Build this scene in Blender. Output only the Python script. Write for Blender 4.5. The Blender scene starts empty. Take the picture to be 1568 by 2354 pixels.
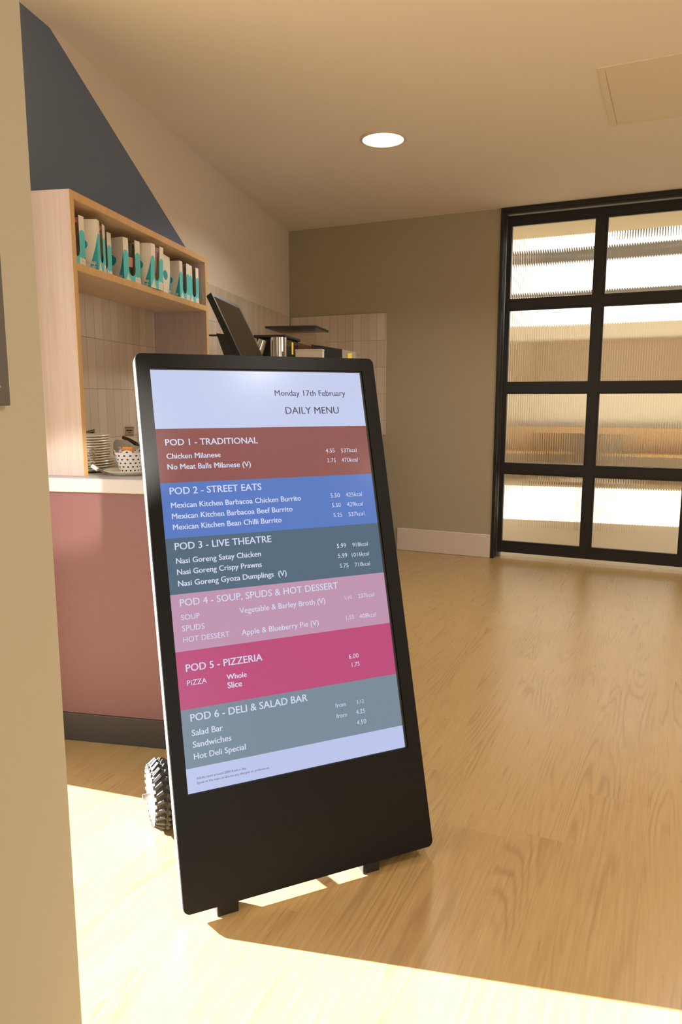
import bpy, bmesh, math, random
from mathutils import Matrix, Vector
random.seed(7)
SC = bpy.context.scene
COL = SC.collection
PI = math.pi

# ------------------------------------------------------------------ camera, sky, sun, exposure
cam = bpy.data.cameras.new('camera')
cam.sensor_fit = 'VERTICAL'; cam.sensor_height = 36.0
cam.lens = 1675.0 / 2354.0 * 36.0
cam.clip_start = 0.05
camo = bpy.data.objects.new('camera', cam); COL.objects.link(camo)
camo.location = (0, 0, 1.245)
camo.rotation_euler = (math.radians(90 - 8.765), 0, 0)
SC.camera = camo

SC.view_settings.view_transform = 'Standard'
SC.view_settings.look = 'None'
SC.view_settings.gamma = 1.0
SC.view_settings.use_curve_mapping = False
SC.view_settings.exposure = -0.05

world = bpy.data.worlds.new('sky'); SC.world = world
world.use_nodes = True
bg = world.node_tree.nodes['Background']
bg.inputs[0].default_value = (1.0, 0.96, 0.90, 1)
bg.inputs[1].default_value = 3.2

SUN_TRAVEL = Vector((2.48, -0.77, -1.0))
sun = bpy.data.lights.new('sun', 'SUN')
sun.energy = 55.0; sun.angle = math.radians(0.53); sun.color = (1.0, 0.99, 0.985)
suno = bpy.data.objects.new('sun', sun); COL.objects.link(suno)
suno.rotation_euler = SUN_TRAVEL.to_track_quat('-Z', 'Y').to_euler()
suno.location = (-8, 4, 5)

# ------------------------------------------------------------------ frames: L runs along the left wall, J along the back wall
TH = math.radians(11.117); PH = math.radians(-24.58)
LF = Matrix.Rotation(-TH, 4, 'Z')                       # local x = away from the left wall, y = along it
JF = Matrix.Translation((1.186, 5.669, 0)) @ Matrix.Rotation(PH, 4, 'Z')  # x = along the back wall, y = behind it
CEIL = 2.646

# ------------------------------------------------------------------ helpers
WM = {}
def tag(o, label=None, cat=None, group=None, kind=None):
    if label: o['label'] = label
    if cat: o['category'] = cat
    if group: o['group'] = group
    if kind: o['kind'] = kind
    return o
def thing(name, label, cat, mat, group=None):
    o = bpy.data.objects.new(name, None); COL.objects.link(o)
    o.empty_display_size = 0.05
    o.matrix_basis = mat; WM[o.name] = mat.copy()
    return tag(o, label, cat, group)
def wm(o): return WM[o.name]

class MB:
    def __init__(s, frame=None): s.b = bmesh.new(); s.f = frame or Matrix.Identity(4); s.mi = 0
    def _fin(s, vs, M):
        for v in vs: v.co = s.f @ ((M @ v.co) if M is not None else v.co)
    def _mat(s, fs, mi):
        for f in fs: f.material_index = s.mi if mi is None else mi
    def box(s, x0, x1, y0, y1, z0, z1, bev=0, M=None, mi=None, seg=2):
        t = bmesh.new(); bmesh.ops.create_cube(t, size=1)
        for v in t.verts: v.co = Vector((x0 if v.co.x < 0 else x1, y0 if v.co.y < 0 else y1, z0 if v.co.z < 0 else z1))
        if bev: bmesh.ops.bevel(t, geom=t.edges[:], offset=bev, segments=seg, profile=0.5, affect='EDGES')
        s.add(t, M, mi); return s
    def add(s, t, M=None, mi=None, smooth=None):
        mp = {}
        for v in t.verts: mp[v] = s.b.verts.new(s.f @ ((M @ v.co) if M is not None else v.co))
        for f in t.faces:
            try:
                g = s.b.faces.new([mp[v] for v in f.verts]); g.material_index = s.mi if mi is None else mi
                g.smooth = f.smooth if smooth is None else smooth
            except ValueError: pass
        t.free()
    def quad(s, pts, mi=None, M=None):
        vs = [s.b.verts.new(s.f @ ((M @ Vector(p)) if M is not None else Vector(p))) for p in pts]
        f = s.b.faces.new(vs); f.material_index = s.mi if mi is None else mi
    def cyl(s, p0, p1, r0, r1=None, n=24, cap=True, mi=None, M=None, smooth=True):
        r1 = r0 if r1 is None else r1
        p0 = Vector(p0); p1 = Vector(p1); d = p1 - p0
        t = bmesh.new()
        bmesh.ops.create_cone(t, cap_ends=cap, segments=n, radius1=r0, radius2=r1, depth=d.length)
        Q = Matrix.Translation((p0 + p1) / 2) @ d.to_track_quat('Z', 'Y').to_matrix().to_4x4()
        for f in t.faces: f.smooth = smooth and len(f.verts) == 4
        s.add(t, (M @ Q) if M is not None else Q, mi); return s
    def lathe(s, prof, n=32, M=None, mi=None, mis=None, smooth=True):
        t = bmesh.new(); rings = []
        for r, z in prof:
            if r < 1e-6: rings.append([t.verts.new((0, 0, z))])
            else: rings.append([t.verts.new((r * math.cos(2*PI*k/n), r * math.sin(2*PI*k/n), z)) for k in range(n)])
        for i in range(len(rings) - 1):
            A, B = rings[i], rings[i+1]
            for k in range(n):
                k2 = (k + 1) % n
                if len(A) == 1 and len(B) == 1: break
                if len(A) == 1: f = t.faces.new((A[0], B[k2], B[k]))
                elif len(B) == 1: f = t.faces.new((A[k], A[k2], B[0]))
                else: f = t.faces.new((A[k], A[k2], B[k2], B[k]))
                f.smooth = smooth; f.material_index = mis[i] if mis else (s.mi if mi is None else mi)
        mp = {}
        for v in t.verts: mp[v] = s.b.verts.new(s.f @ ((M @ v.co) if M is not None else v.co))
        for f in t.faces:
            g = s.b.faces.new([mp[v] for v in f.verts]); g.smooth = f.smooth; g.material_index = f.material_index
        t.free(); return s
    def tube(s, pts, r, n=10, M=None, mi=None):
        pts = [Vector(p) for p in pts]; t = bmesh.new(); rings = []
        for i, p in enumerate(pts):
            d = (pts[min(i+1, len(pts)-1)] - pts[max(i-1, 0)]).normalized()
            q = d.to_track_quat('Z', 'Y')
            rings.append([t.verts.new(p + q @ Vector((r*math.cos(2*PI*k/n), r*math.sin(2*PI*k/n), 0))) for k in range(n)])
        for i in range(len(rings)-1):
            for k in range(n):
                f = t.faces.new((rings[i][k], rings[i][(k+1) % n], rings[i+1][(k+1) % n], rings[i+1][k])); f.smooth = True
        t.faces.new(rings[0][::-1]); t.faces.new(rings[-1])
        s.add(t, M, mi); return s
    def plate(s, loops, d, M=None, mi=None, bev=0):
        """flat outline in local xy (first loop outer, others holes) extruded from z=0 to z=-d"""
        t = bmesh.new(); es = []
        for lp in loops:
            vs = [t.verts.new((x, y, 0)) for x, y in lp]
            es += [t.edges.new((vs[i], vs[(i+1) % len(vs)])) for i in range(len(vs))]
        bmesh.ops.triangle_fill(t, use_beauty=True, use_dissolve=False, edges=es)
        for f in t.faces:
            f.normal_update()
        if sum(f.normal.z for f in t.faces) < 0: bmesh.ops.reverse_faces(t, faces=t.faces[:])
        top = t.faces[:]
        ret = bmesh.ops.duplicate(t, geom=t.verts[:] + t.edges[:] + t.faces[:])
        nf = [g for g in ret['geom'] if isinstance(g, bmesh.types.BMFace)]
        vm = ret['vert_map']
        for v in [g for g in ret['geom'] if isinstance(g, bmesh.types.BMVert)]: v.co.z = -d
        bmesh.ops.reverse_faces(t, faces=nf)
        ring = [e for e in t.edges if len(e.link_faces) == 1 and e.verts[0].co.z == 0 and e.verts[1].co.z == 0]
        for e in ring:
            lp = e.link_loops[0]; a = lp.vert; b = lp.link_loop_next.vert
            t.faces.new((b, a, vm[a], vm[b]))
        s.add(t, M, mi); return s
    def build(s, name, mats, parent=None, frame=None, label=None):
        me = bpy.data.meshes.new(name)
        base = wm(parent) if parent else (frame or Matrix.Identity(4))
        inv = base.inverted()
        for v in s.b.verts: v.co = inv @ v.co
        bmesh.ops.remove_doubles(s.b, verts=s.b.verts[:], dist=1e-6)
        bmesh.ops.recalc_face_normals(s.b, faces=s.b.faces[:])
        for e in s.b.edges:
            if len(e.link_faces) == 2 and e.calc_face_angle(0) > 0.6: e.smooth = False
        s.b.to_mesh(me); s.b.free()
        for m in (mats if isinstance(mats, (list, tuple)) else [mats]): me.materials.append(m)
        o = bpy.data.objects.new(name, me); COL.objects.link(o)
        if parent: o.parent = parent
        else: o.matrix_basis = base
        WM[o.name] = base.copy()
        if label: o['label'] = label
        return o

def copy_tree(o, mat=None, parent=None):
    c = o.copy(); COL.objects.link(c)
    if parent: c.parent = parent
    if mat is not None: c.matrix_basis = mat; WM[c.name] = mat.copy()
    for ch in list(o.children): copy_tree(ch, None, c)
    return c

def rrect(x0, x1, y0, y1, r, n=5):
    P = []
    for cx, cy, a in ((x1-r, y1-r, 0), (x0+r, y1-r, 90), (x0+r, y0+r, 180), (x1-r, y0+r, 270)):
        for k in range(n+1):
            t = math.radians(a + 90*k/n); P.append((cx + r*math.cos(t), cy + r*math.sin(t)))
    return P

# ------------------------------------------------------------------ lettering helper
def text_mesh(s, size=1.0, bold=0.0):
    c = bpy.data.curves.new('lettering', 'FONT'); c.body = s; c.size = size; c.offset = bold
    c.resolution_u = 3
    o = bpy.data.objects.new('lettering', c); COL.objects.link(o)
    dg = bpy.context.evaluated_depsgraph_get(); dg.update()
    me = bpy.data.meshes.new_from_object(o.evaluated_get(dg))
    bpy.data.objects.remove(o); bpy.data.curves.remove(c)
    t = bmesh.new(); t.from_mesh(me); bpy.data.meshes.remove(me)
    return t
def put_text(mb, s, x0, x1, y, M, bold=0.0, h=None, mi=None):
    """text with its left at x0, right at x1, baseline y; height follows the width unless h (cap height) given"""
    t = text_mesh(s, 1.0, bold)
    xs = [v.co.x for v in t.verts]; a, b = min(xs), max(xs)
    sx = (x1 - x0)/(b - a); sy = sx if h is None else h/0.70
    for v in t.verts: v.co = Vector(((v.co.x - a)*sx + x0, v.co.y*sy + y, 0))
    mb.add(t, M, mi)

# ------------------------------------------------------------------ materials
def srgb(r, g, b):
    f = lambda c: (c/255/12.92) if c/255 <= 0.04045 else ((c/255 + 0.055)/1.055)**2.4
    return (f(r), f(g), f(b), 1)
class NT:
    def __init__(s, name):
        s.m = bpy.data.materials.new(name); s.m.use_nodes = True
        s.t = s.m.node_tree; s.bsdf = s.t.nodes['Principled BSDF']; s.out = s.t.nodes['Material Output']
    def n(s, typ, **kw):
        nd = s.t.nodes.new(typ)
        for k, v in kw.items(): setattr(nd, k, v)
        return nd
    def l(s, a, b): s.t.links.new(a, b)
    def _in(s, sock, v):
        if hasattr(v, 'is_output'): s.l(v, sock)
        else: sock.default_value = v
    def math(s, op, a, b=0.0, c=0.0):
        nd = s.n('ShaderNodeMath', operation=op)
        s._in(nd.inputs[0], a); s._in(nd.inputs[1], b)
        if op in ('MULTIPLY_ADD', 'SMOOTH_MIN', 'SMOOTH_MAX'): s._in(nd.inputs[2], c)
        return nd.outputs[0]
    def mix(s, f, a, b, typ='MIX'):
        nd = s.n('ShaderNodeMix', data_type='RGBA', blend_type=typ)
        s._in(nd.inputs[0], f); s._in(nd.inputs[6], a); s._in(nd.inputs[7], b)
        return nd.outputs[2]
    def coord(s):
        nd = s.n('ShaderNodeTexCoord'); sp = s.n('ShaderNodeSeparateXYZ'); s.l(nd.outputs['Object'], sp.inputs[0])
        return nd.outputs['Object'], sp.outputs[0], sp.outputs[1], sp.outputs[2]
    def xyz(s, x, y, z):
        nd = s.n('ShaderNodeCombineXYZ'); s._in(nd.inputs[0], x); s._in(nd.inputs[1], y); s._in(nd.inputs[2], z); return nd.outputs[0]
    def noise(s, vec, scale, detail=2, rough=0.5, dist=0):
        nd = s.n('ShaderNodeTexNoise'); s._in(nd.inputs['Vector'], vec)
        nd.inputs['Scale'].default_value = scale; nd.inputs['Detail'].default_value = detail
        nd.inputs['Roughness'].default_value = rough; nd.inputs['Distortion'].default_value = dist
        return nd.outputs[0]
    def ramp(s, f, stops):
        nd = s.n('ShaderNodeValToRGB'); s.l(f, nd.inputs[0]); e = nd.color_ramp.elements
        e[0].position, e[0].color = stops[0]; e[1].position, e[1].color = stops[-1]
        for p, c in stops[1:-1]:
            x = e.new(p); x.color = c
        return nd.outputs[0]
    def set(s, color=None, rough=0.5, metal=0.0, spec=0.5):
        b = s.bsdf.inputs
        if color is not None: s._in(b['Base Color'], color)
        s._in(b['Roughness'], rough); b['Metallic'].default_value = metal; b['Specular IOR Level'].default_value = spec
        return s
    def bump(s, h, strength=0.2, dist=0.01):
        nd = s.n('ShaderNodeBump'); nd.inputs['Strength'].default_value = strength; nd.inputs['Distance'].default_value = dist
        s.l(h, nd.inputs['Height']); s.l(nd.outputs[0], s.bsdf.inputs['Normal'])
MC = {}
def mat(name, color, rough=0.5, metal=0.0, spec=0.5, var=0.04, scale=30):
    """solid colour with a faint procedural mottling"""
    if name in MC: return MC[name]
    k = NT(name); v, x, y, z = k.coord()
    f = k.noise(v, scale, 3)
    c0 = tuple(max(0, c*(1-var)) for c in color[:3]) + (1,); c1 = tuple(min(1, c*(1+var)) for c in color[:3]) + (1,)
    k.set(k.mix(f, c0, c1), rough, metal, spec); MC[name] = k.m; return k.m
def emit(name, color, strength=1.0, rough=0.3, spec=0.5):
    if name in MC: return MC[name]
    k = NT(name); k.set((0.004, 0.004, 0.004, 1), rough, 0, spec)
    k.bsdf.inputs['Emission Color'].default_value = color; k.bsdf.inputs['Emission Strength'].default_value = strength
    MC[name] = k.m; return k.m
def wood(name, c0, c1, axis='Z', rough=0.5, scale=1.0, contrast=(0.35, 0.65)):
    if name in MC: return MC[name]
    k = NT(name); v, x, y, z = k.coord()
    s = {'X': (1.2, 60, 60), 'Y': (60, 1.2, 60), 'Z': (60, 60, 1.2)}[axis]
    w = k.xyz(k.math('MULTIPLY', x, s[0]*scale), k.math('MULTIPLY', y, s[1]*scale), k.math('MULTIPLY', z, s[2]*scale))
    f = k.noise(w, 1.6, 5, 0.6, 0.4)
    col = k.ramp(f, [(contrast[0], c0), (contrast[1], c1)])
    k.set(col, rough, 0, 0.4); k.bump(f, 0.05, 0.002); MC[name] = k.m; return k.m
def clear(name, color=(1, 1, 1, 1), rough=0.02, ior=1.45, trans=0.0):
    if name in MC: return MC[name]
    k = NT(name); b = k.bsdf.inputs
    b['Base Color'].default_value = color; b['Roughness'].default_value = rough; b['IOR'].default_value = ior
    b['Transmission Weight'].default_value = 1.0
    if trans:
        tr = k.n('ShaderNodeBsdfTransparent'); tr.inputs[0].default_value = color
        mx = k.n('ShaderNodeMixShader'); mx.inputs[0].default_value = trans
        k.l(k.bsdf.outputs[0], mx.inputs[1]); k.l(tr.outputs[0], mx.inputs[2]); k.l(mx.outputs[0], k.out.inputs[0])
    MC[name] = k.m; return k.m

def floor_mat():
    k = NT('oak_plank_floor'); v, x, y, z = k.coord()
    PW, PL = 0.182, 1.22
    xi = k.math('DIVIDE', x, PW); i = k.math('FLOOR', xi); fx = k.math('SUBTRACT', xi, i)
    wn = k.n('ShaderNodeTexWhiteNoise', noise_dimensions='1D'); k.l(i, wn.inputs['W'])
    yo = k.math('ADD', k.math('DIVIDE', y, PL), k.math('MULTIPLY', wn.outputs[0], 7.3))
    j = k.math('FLOOR', yo); fy = k.math('SUBTRACT', yo, j)
    w2 = k.n('ShaderNodeTexWhiteNoise', noise_dimensions='2D'); k.l(k.xyz(i, j, 0), w2.inputs['Vector'])
    idv = w2.outputs[0]
    # cathedral grain: contour lines of a stretched noise, shifted per plank
    cv = k.xyz(k.math('MULTIPLY', fx, 1.25), k.math('MULTIPLY', yo, 0.62), k.math('MULTIPLY', idv, 37.0))
    base = k.noise(cv, 1.35, 0.6, 0.4, 0.0)
    jag = k.noise(k.xyz(k.math('MULTIPLY', x, 70), k.math('MULTIPLY', y, 9), idv), 1.0, 2, 0.5)
    lines = k.math('SINE', k.math('ADD', k.math('MULTIPLY', base, 120.0), k.math('MULTIPLY', jag, 3.2)))
    lines = k.math('POWER', k.math('MULTIPLY_ADD', lines, 0.5, 0.5), 3.0)
    amt = k.ramp(k.noise(k.xyz(k.math('MULTIPLY', fx, 0.9), k.math('MULTIPLY', yo, 1.6), k.math('MULTIPLY', idv, 19.0)), 1.6, 1, 0.5), [(0.46, (0.10, 0.10, 0.10, 1)), (0.62, (1, 1, 1, 1))])
    fine = k.noise(k.xyz(k.math('MULTIPLY', x, 150), k.math('MULTIPLY', y, 5), idv), 1.0, 5, 0.65, 0.3)
    tone = k.mix(idv, srgb(178, 148, 99), srgb(170, 139, 90))
    tone = k.mix(k.ramp(fine, [(0.35, (0, 0, 0, 1)), (0.7, (1, 1, 1, 1))]), tone, srgb(186, 156, 107))
    dark = srgb(146, 114, 72)
    g = k.math('MULTIPLY', k.math('MULTIPLY', lines, amt), 0.50)
    tone = k.mix(g, tone, dark)
    # hairline joints
    ex = k.math('LESS_THAN', k.math('MINIMUM', fx, k.math('SUBTRACT', 1.0, fx)), 0.004)
    ey = k.math('LESS_THAN', k.math('MINIMUM', fy, k.math('SUBTRACT', 1.0, fy)), 0.0008)
    jn = k.math('MULTIPLY', k.math('MAXIMUM', ex, ey), 0.16)
    tone = k.mix(jn, tone, srgb(138, 104, 68))
    k.set(tone, k.math('MULTIPLY_ADD', fine, 0.10, 0.24), 0, 0.45)
    k.bump(fine, 0.06, 0.002)
    return k.m

def tile_mat(name, across):
    """stacked vertical glazed tiles; 'across' = local axis running along the wall"""
    k = NT(name); v, x, y, z = k.coord()
    a = {'x': x, 'y': y}[across]
    TW, TH_ = 0.0705, 0.2155
    ai = k.math('DIVIDE', a, TW); i = k.math('FLOOR', ai); fa = k.math('SUBTRACT', ai, i)
    zi = k.math('DIVIDE', k.math('SUBTRACT', 1.938, z), TH_); j = k.math('FLOOR', zi); fz = k.math('SUBTRACT', zi, j)
    wn = k.n('ShaderNodeTexWhiteNoise', noise_dimensions='2D'); k.l(k.xyz(i, j, 0), wn.inputs['Vector'])
    tone = k.mix(wn.outputs[0], srgb(206, 188, 166), srgb(222, 205, 183))
    cloud = k.noise(v, 14, 3, 0.6)
    tone = k.mix(k.math('MULTIPLY', cloud, 0.35), tone, srgb(180, 168, 150))
    da = k.math('MULTIPLY', k.math('MINIMUM', fa, k.math('SUBTRACT', 1.0, fa)), TW)
    dz = k.math('MULTIPLY', k.math('MINIMUM', fz, k.math('SUBTRACT', 1.0, fz)), TH_)
    gr = k.math('LESS_THAN', k.math('MINIMUM', da, dz), 0.0013)
    tone = k.mix(gr, tone, srgb(150, 140, 128))
    k.set(tone, k.math('MULTIPLY_ADD', gr, 0.5, 0.22), 0, 0.5)
    h = k.math('ADD', k.math('MULTIPLY', k.math('MINIMUM', k.math('MINIMUM', da, dz), 0.004), 120), k.math('MULTIPLY', k.noise(v, 22, 1), 0.4))
    k.bump(h, 0.25, 0.002)
    return k.m

def left_wall_mat():
    """cream paint with a dark blue-grey painted block ending in a slanted edge"""
    k = NT('painted_wall_cream_and_slate'); v, x, y, z = k.coord()
    f = k.noise(v, 60, 2)
    lim = k.math('MULTIPLY_ADD', k.math('SUBTRACT', y, 2.749), -0.4466, 2.649)
    m = k.math('LESS_THAN', z, lim)
    cream = k.mix(f, srgb(214, 200, 182), srgb(217, 204, 186))
    slate = k.mix(f, srgb(100, 112, 132), srgb(104, 116, 136))
    k.set(k.mix(m, cream, slate), 0.75, 0, 0.25)
    return k.m

def carton_mat():
    k = NT('printed_carton'); v, x, y, z = k.coord()
    W2, D2 = 0.052, 0.05
    ax = k.math('ABSOLUTE', x)
    # front face pattern
    d = k.math('SUBTRACT', ax, 0.037)
    top = k.math('SUBTRACT', 0.128, k.math('MULTIPLY', k.math('POWER', k.math('ABSOLUTE', k.math('DIVIDE', d, 0.0165)), 3.0), 0.016))
    m1 = k.math('LESS_THAN', z, k.math('MAXIMUM', top, 0.06))
    peak = k.math('SUBTRACT', 0.044, k.math('MULTIPLY', k.math('POWER', k.math('ABSOLUTE', k.math('ADD', x, 0.026)), 0.7), 0.62))
    m2 = k.math('GREATER_THAN', z, peak)
    zig = k.math('MULTIPLY', k.math('PINGPONG', k.math('ADD', x, 0.0), 0.008), 0.8)
    tagm = k.math('MULTIPLY', k.math('GREATER_THAN', x, 0.017), k.math('LESS_THAN', z, k.math('ADD', 0.028, zig)))
    front = k.math('MULTIPLY', k.math('MULTIPLY', m1, m2), k.math('SUBTRACT', 1.0, tagm))
    # side pattern (y = -D2 at the front)
    df = k.math('ADD', y, D2)
    lim = k.math('MULTIPLY', k.math('POWER', k.math('MAXIMUM', k.math('SUBTRACT', 1.0, k.math('DIVIDE', z, 0.125)), 0.0), 1.4), 0.036)
    s1 = k.math('LESS_THAN', df, lim)
    bx = k.math('DIVIDE', k.math('SUBTRACT', df, 0.066), 0.030); bz = k.math('DIVIDE', k.math('SUBTRACT', z, 0.088), 0.021)
    s2 = k.math('LESS_THAN', k.math('ADD', k.math('MULTIPLY', bx, bx), k.math('MULTIPLY', bz, bz)), 1.0)
    side = k.math('MAXIMUM', s1, s2)
    isf = k.math('LESS_THAN', y, -D2 + 0.0008)
    isb = k.math('GREATER_THAN', y, D2 - 0.0008)
    topf = k.math('GREATER_THAN', z, 0.1745)
    m = k.mix(isf, k.xyz(side, side, side), k.xyz(front, front, front))
    m = k.math('MULTIPLY', k.math('MULTIPLY', m, k.math('SUBTRACT', 1.0, isb)), k.math('SUBTRACT', 1.0, topf))
    teal = k.mix(isf, srgb(54, 172, 184), srgb(96, 206, 210))
    col = k.mix(m, k.mix(k.noise(v, 40, 2), srgb(238, 230, 214), srgb(244, 238, 224)), teal)
    k.set(col, 0.45, 0, 0.4); return k.m

def dots_mat():
    k = NT('polka_dot_paper'); v, x, y, z = k.coord()
    ang = k.math('ARCTAN2', y, x)
    u = k.math('MULTIPLY', ang, 2.3873); w = k.math('MULTIPLY', z, 74)
    j = k.math('FLOOR', w)
    uu = k.math('ADD', u, k.math('MULTIPLY', k.math('MODULO', j, 2.0), 0.5))
    fu = k.math('SUBTRACT', k.math('FRACT', uu), 0.5); fw = k.math('SUBTRACT', k.math('FRACT', w), 0.5)
    r = k.math('ADD', k.math('MULTIPLY', fu, fu), k.math('MULTIPLY', fw, fw))
    m = k.math('LESS_THAN', r, 0.045)
    k.set(k.mix(m, srgb(226, 222, 228), srgb(52, 46, 58)), 0.6, 0, 0.3); return k.m

M_wall = mat('cream_wall_paint', srgb(219, 203, 181), 0.8, 0, 0.2, 0.015, 60)
M_ceil = mat('cream_ceiling_paint', srgb(234, 224, 209), 0.85, 0, 0.2, 0.012, 60)
M_stub = mat('beige_wall_paint', srgb(178, 171, 151), 0.8, 0, 0.2, 0.015, 40)
M_olive = mat('olive_wall_paint', srgb(170, 158, 132), 0.8, 0, 0.2, 0.015, 60)
M_skirt = mat('gloss_white_skirting', srgb(214, 198, 180), 0.4, 0, 0.4, 0.01)
M_black = mat('black_door_paint', srgb(31, 30, 28), 0.42, 0, 0.4, 0.05)
M_kiosk = mat('satin_black_panel', srgb(13, 13, 13), 0.36, 0, 0.2, 0.05, 80)
M_bezel = mat('dark_inner_lip', srgb(46, 46, 45), 0.4, 0, 0.5)
M_silver = mat('brushed_metal_edge', srgb(178, 178, 178), 0.4, 0.6, 0.5)
M_rub = mat('black_rubber', srgb(74, 73, 72), 0.6, 0, 0.4, 0.15, 60)
M_hub = mat('pale_grey_wheel_hub', srgb(205, 203, 200), 0.45, 0.1, 0.5)
M_steelaxle = mat('zinc_axle', srgb(140, 134, 126), 0.35, 0.8, 0.5)
M_pink = mat('dusty_pink_laminate', srgb(120, 83, 85), 0.5, 0, 0.4, 0.02, 50)
M_plinth = mat('black_plinth', srgb(58, 54, 50), 0.4, 0, 0.4)
M_white = mat('white_solid_worktop', srgb(186, 183, 184), 0.35, 0, 0.5, 0.015)
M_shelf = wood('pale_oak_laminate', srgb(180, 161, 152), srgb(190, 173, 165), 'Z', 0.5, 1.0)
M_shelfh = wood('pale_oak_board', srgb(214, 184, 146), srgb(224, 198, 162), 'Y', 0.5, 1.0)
M_edge = wood('oak_edging', srgb(206, 164, 108), srgb(216, 176, 122), 'Z', 0.5, 1.0)
M_plate = mat('cream_china', srgb(242, 234, 214), 0.25, 0, 0.5, 0.02)
M_blk = mat('black_plastic', srgb(30, 30, 30), 0.4, 0, 0.5)
M_steel = mat('brushed_steel', srgb(190, 184, 174), 0.25, 1.0, 0.5, 0.05)
M_chrome = mat('chrome', srgb(205, 200, 192), 0.12, 1.0, 0.5, 0.02)
M_yel = mat('yellow_sticker', srgb(232, 196, 40), 0.5)
M_card = mat('white_card', srgb(226, 216, 206), 0.6)
M_ink = mat('dark_ink', srgb(70, 60, 58), 0.6)
M_clear = clear('clear_acrylic', (0.97, 0.96, 0.94, 1), 0.03, 1.45, 0.75)
M_film = clear('clear_film', (0.98, 0.97, 0.96, 1), 0.12, 1.3, 0.35)
M_reed = clear('reeded_glass', (0.985, 0.99, 0.98, 1), 0.02, 1.48)
M_carton = carton_mat(); M_dots = dots_mat()
M_tileL = tile_mat('glazed_tiles_left', 'y'); M_tileB = tile_mat('glazed_tiles_back', 'x')

# ------------------------------------------------------------------ the room shell
LI = LF.inverted() @ JF; JI = JF.inverted() @ LF
def room_outline(b0, b1, a0, yj):
    """plan of the room in the J frame: left, right and rear walls of the L frame, back line y = yj"""
    P = []
    for b in (b0, b1):
        p, q = JI @ Vector((b, a0, 0)), JI @ Vector((b, a0 + 1, 0))
        P.append((p, p + (q - p)*((yj - p.y)/(q.y - p.y))))
    return [tuple(v.xy) for v in (P[0][0], P[1][0], P[1][1], P[0][1])]
fl = MB(JF); fl.plate([room_outline(-3.2, 5.2, -3.2, 0.14)], .1)
tag(fl.build('floor', floor_mat(), None, JF), kind='structure')
tag(MB(LF).box(-1.873, -1.673, 2.066, 6.35, 0, CEIL).build('wall_left', left_wall_mat(), None, LF), kind='structure')
tag(MB(LF).box(-1.873, -1.673, 0.9, 2.066, 2.35, CEIL).build('wall_left_lintel', M_wall, None, LF), kind='structure')
tag(MB(LF).box(-1.873, -0.6, -3.2, 0.924, 0, CEIL, 0.004).build('wall_front', M_stub, None, LF), kind='structure')
rr = MB(LF); rr.box(5.0, 5.2, -3.2, 0.3, 0, CEIL); rr.box(5.0, 5.2, 3.0, 5.0, 0, CEIL); rr.box(5.0, 5.2, 0.3, 3.0, 0, 0.8); rr.box(5.0, 5.2, 0.3, 3.0, 2.3, CEIL)
tag(rr.build('wall_right', M_wall, None, LF), kind='structure')
rw = MB(LF); rw.box(-0.6, 2.4, -3.2, -3.0, 0, CEIL); rw.box(4.75, 5.0, -3.2, -3.0, 0, CEIL)
rw.box(2.4, 4.75, -3.2, -3.0, 0, 0.25); rw.box(2.4, 4.75, -3.2, -3.0, 2.3, CEIL)
tag(rw.build('wall_rear', M_wall, None, LF), kind='structure')
tag(MB(JF).box(-2.1, 0, 0.015, 0.17, 0, CEIL).build('wall_back', M_olive, None, JF), kind='structure')
tag(MB(JF).box(2.26, 5.3, 0.015, 0.17, 0, CEIL).build('wall_back_right', M_olive, None, JF), kind='structure')
ce = MB(JF); ce.plate([room_outline(-1.873, 5.2, -3.2, 0.17)], .12, Matrix.Translation((0, 0, CEIL + .12)))
tag(ce.build('ceiling', M_ceil, None, JF), kind='structure')
sk = MB(JF); sk.box(-0.79, -0.006, 0.0, 0.016, 0, 0.187, 0.005)
tag(sk.build('baseboard_back', M_skirt, None, JF), kind='structure')
tag(MB(LF).box(-1.674, -1.665, 2.35, 6.185, 0.977, 1.938, 0.001).build('trim_1', M_tileL, None, LF), kind='structure')
tag(MB(JF).box(-1.78, -0.9055, 0.006, 0.016, 0.955, 1.938, 0.001).build('trim_2', M_tileB, None, JF), kind='structure')

# door: black lining, sliding leaf with twelve reeded panes
lin = MB(JF); lin.box(0, 0.024, 0, 0.17, 0, CEIL - 0.001, 0.002); lin.box(0.024, 2.236, 0, 0.17, 2.618, CEIL - 0.001, 0.002); lin.box(2.236, 2.26, 0, 0.17, 0, CEIL - 0.001, 0.002)
tag(lin.build('trim_3', M_black, None, JF), kind='structure')
cols = [(0.065, 0.66), (0.748, 1.343), (1.431, 2.026)]
rows = [(0.131, 0.664), (0.756, 1.288), (1.381, 1.913), (2.002, 2.530)]
X0, X1, Z0, Z1 = 0.031, 2.091, 0.040, 2.602
loops = [[(X0, Z0), (X1, Z0), (X1, Z1), (X0, Z1)]]
MV = Matrix(((1, 0, 0, 0), (0, 0, -1, 0.09), (0, 1, 0, 0), (0, 0, 0, 1)))   # local xy -> J x,z ; depth -> +y
df = MB(JF)
big = 0.014
loops += [[(a-big, c-big), (a-big, d+big), (b+big, d+big), (b+big, c-big)] for a, b in cols for c, d in rows]
df.plate(loops, 0.045, MV)
for a, b in cols:
    for c, d in rows:                                       # stepped glazing bead, set back from the face
        MVb = MV.copy(); MVb[1][3] = 0.099
        df.plate([[(a-big, c-big), (b+big, c-big), (b+big, d+big), (a-big, d+big)], [(a, c), (a, d), (b, d), (b, c)]], 0.027, MVb)
door = tag(df.build('door_1', M_black, None, JF), 'black framed sliding door with reeded glass panes', None, None, 'structure')
gmesh = None
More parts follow.
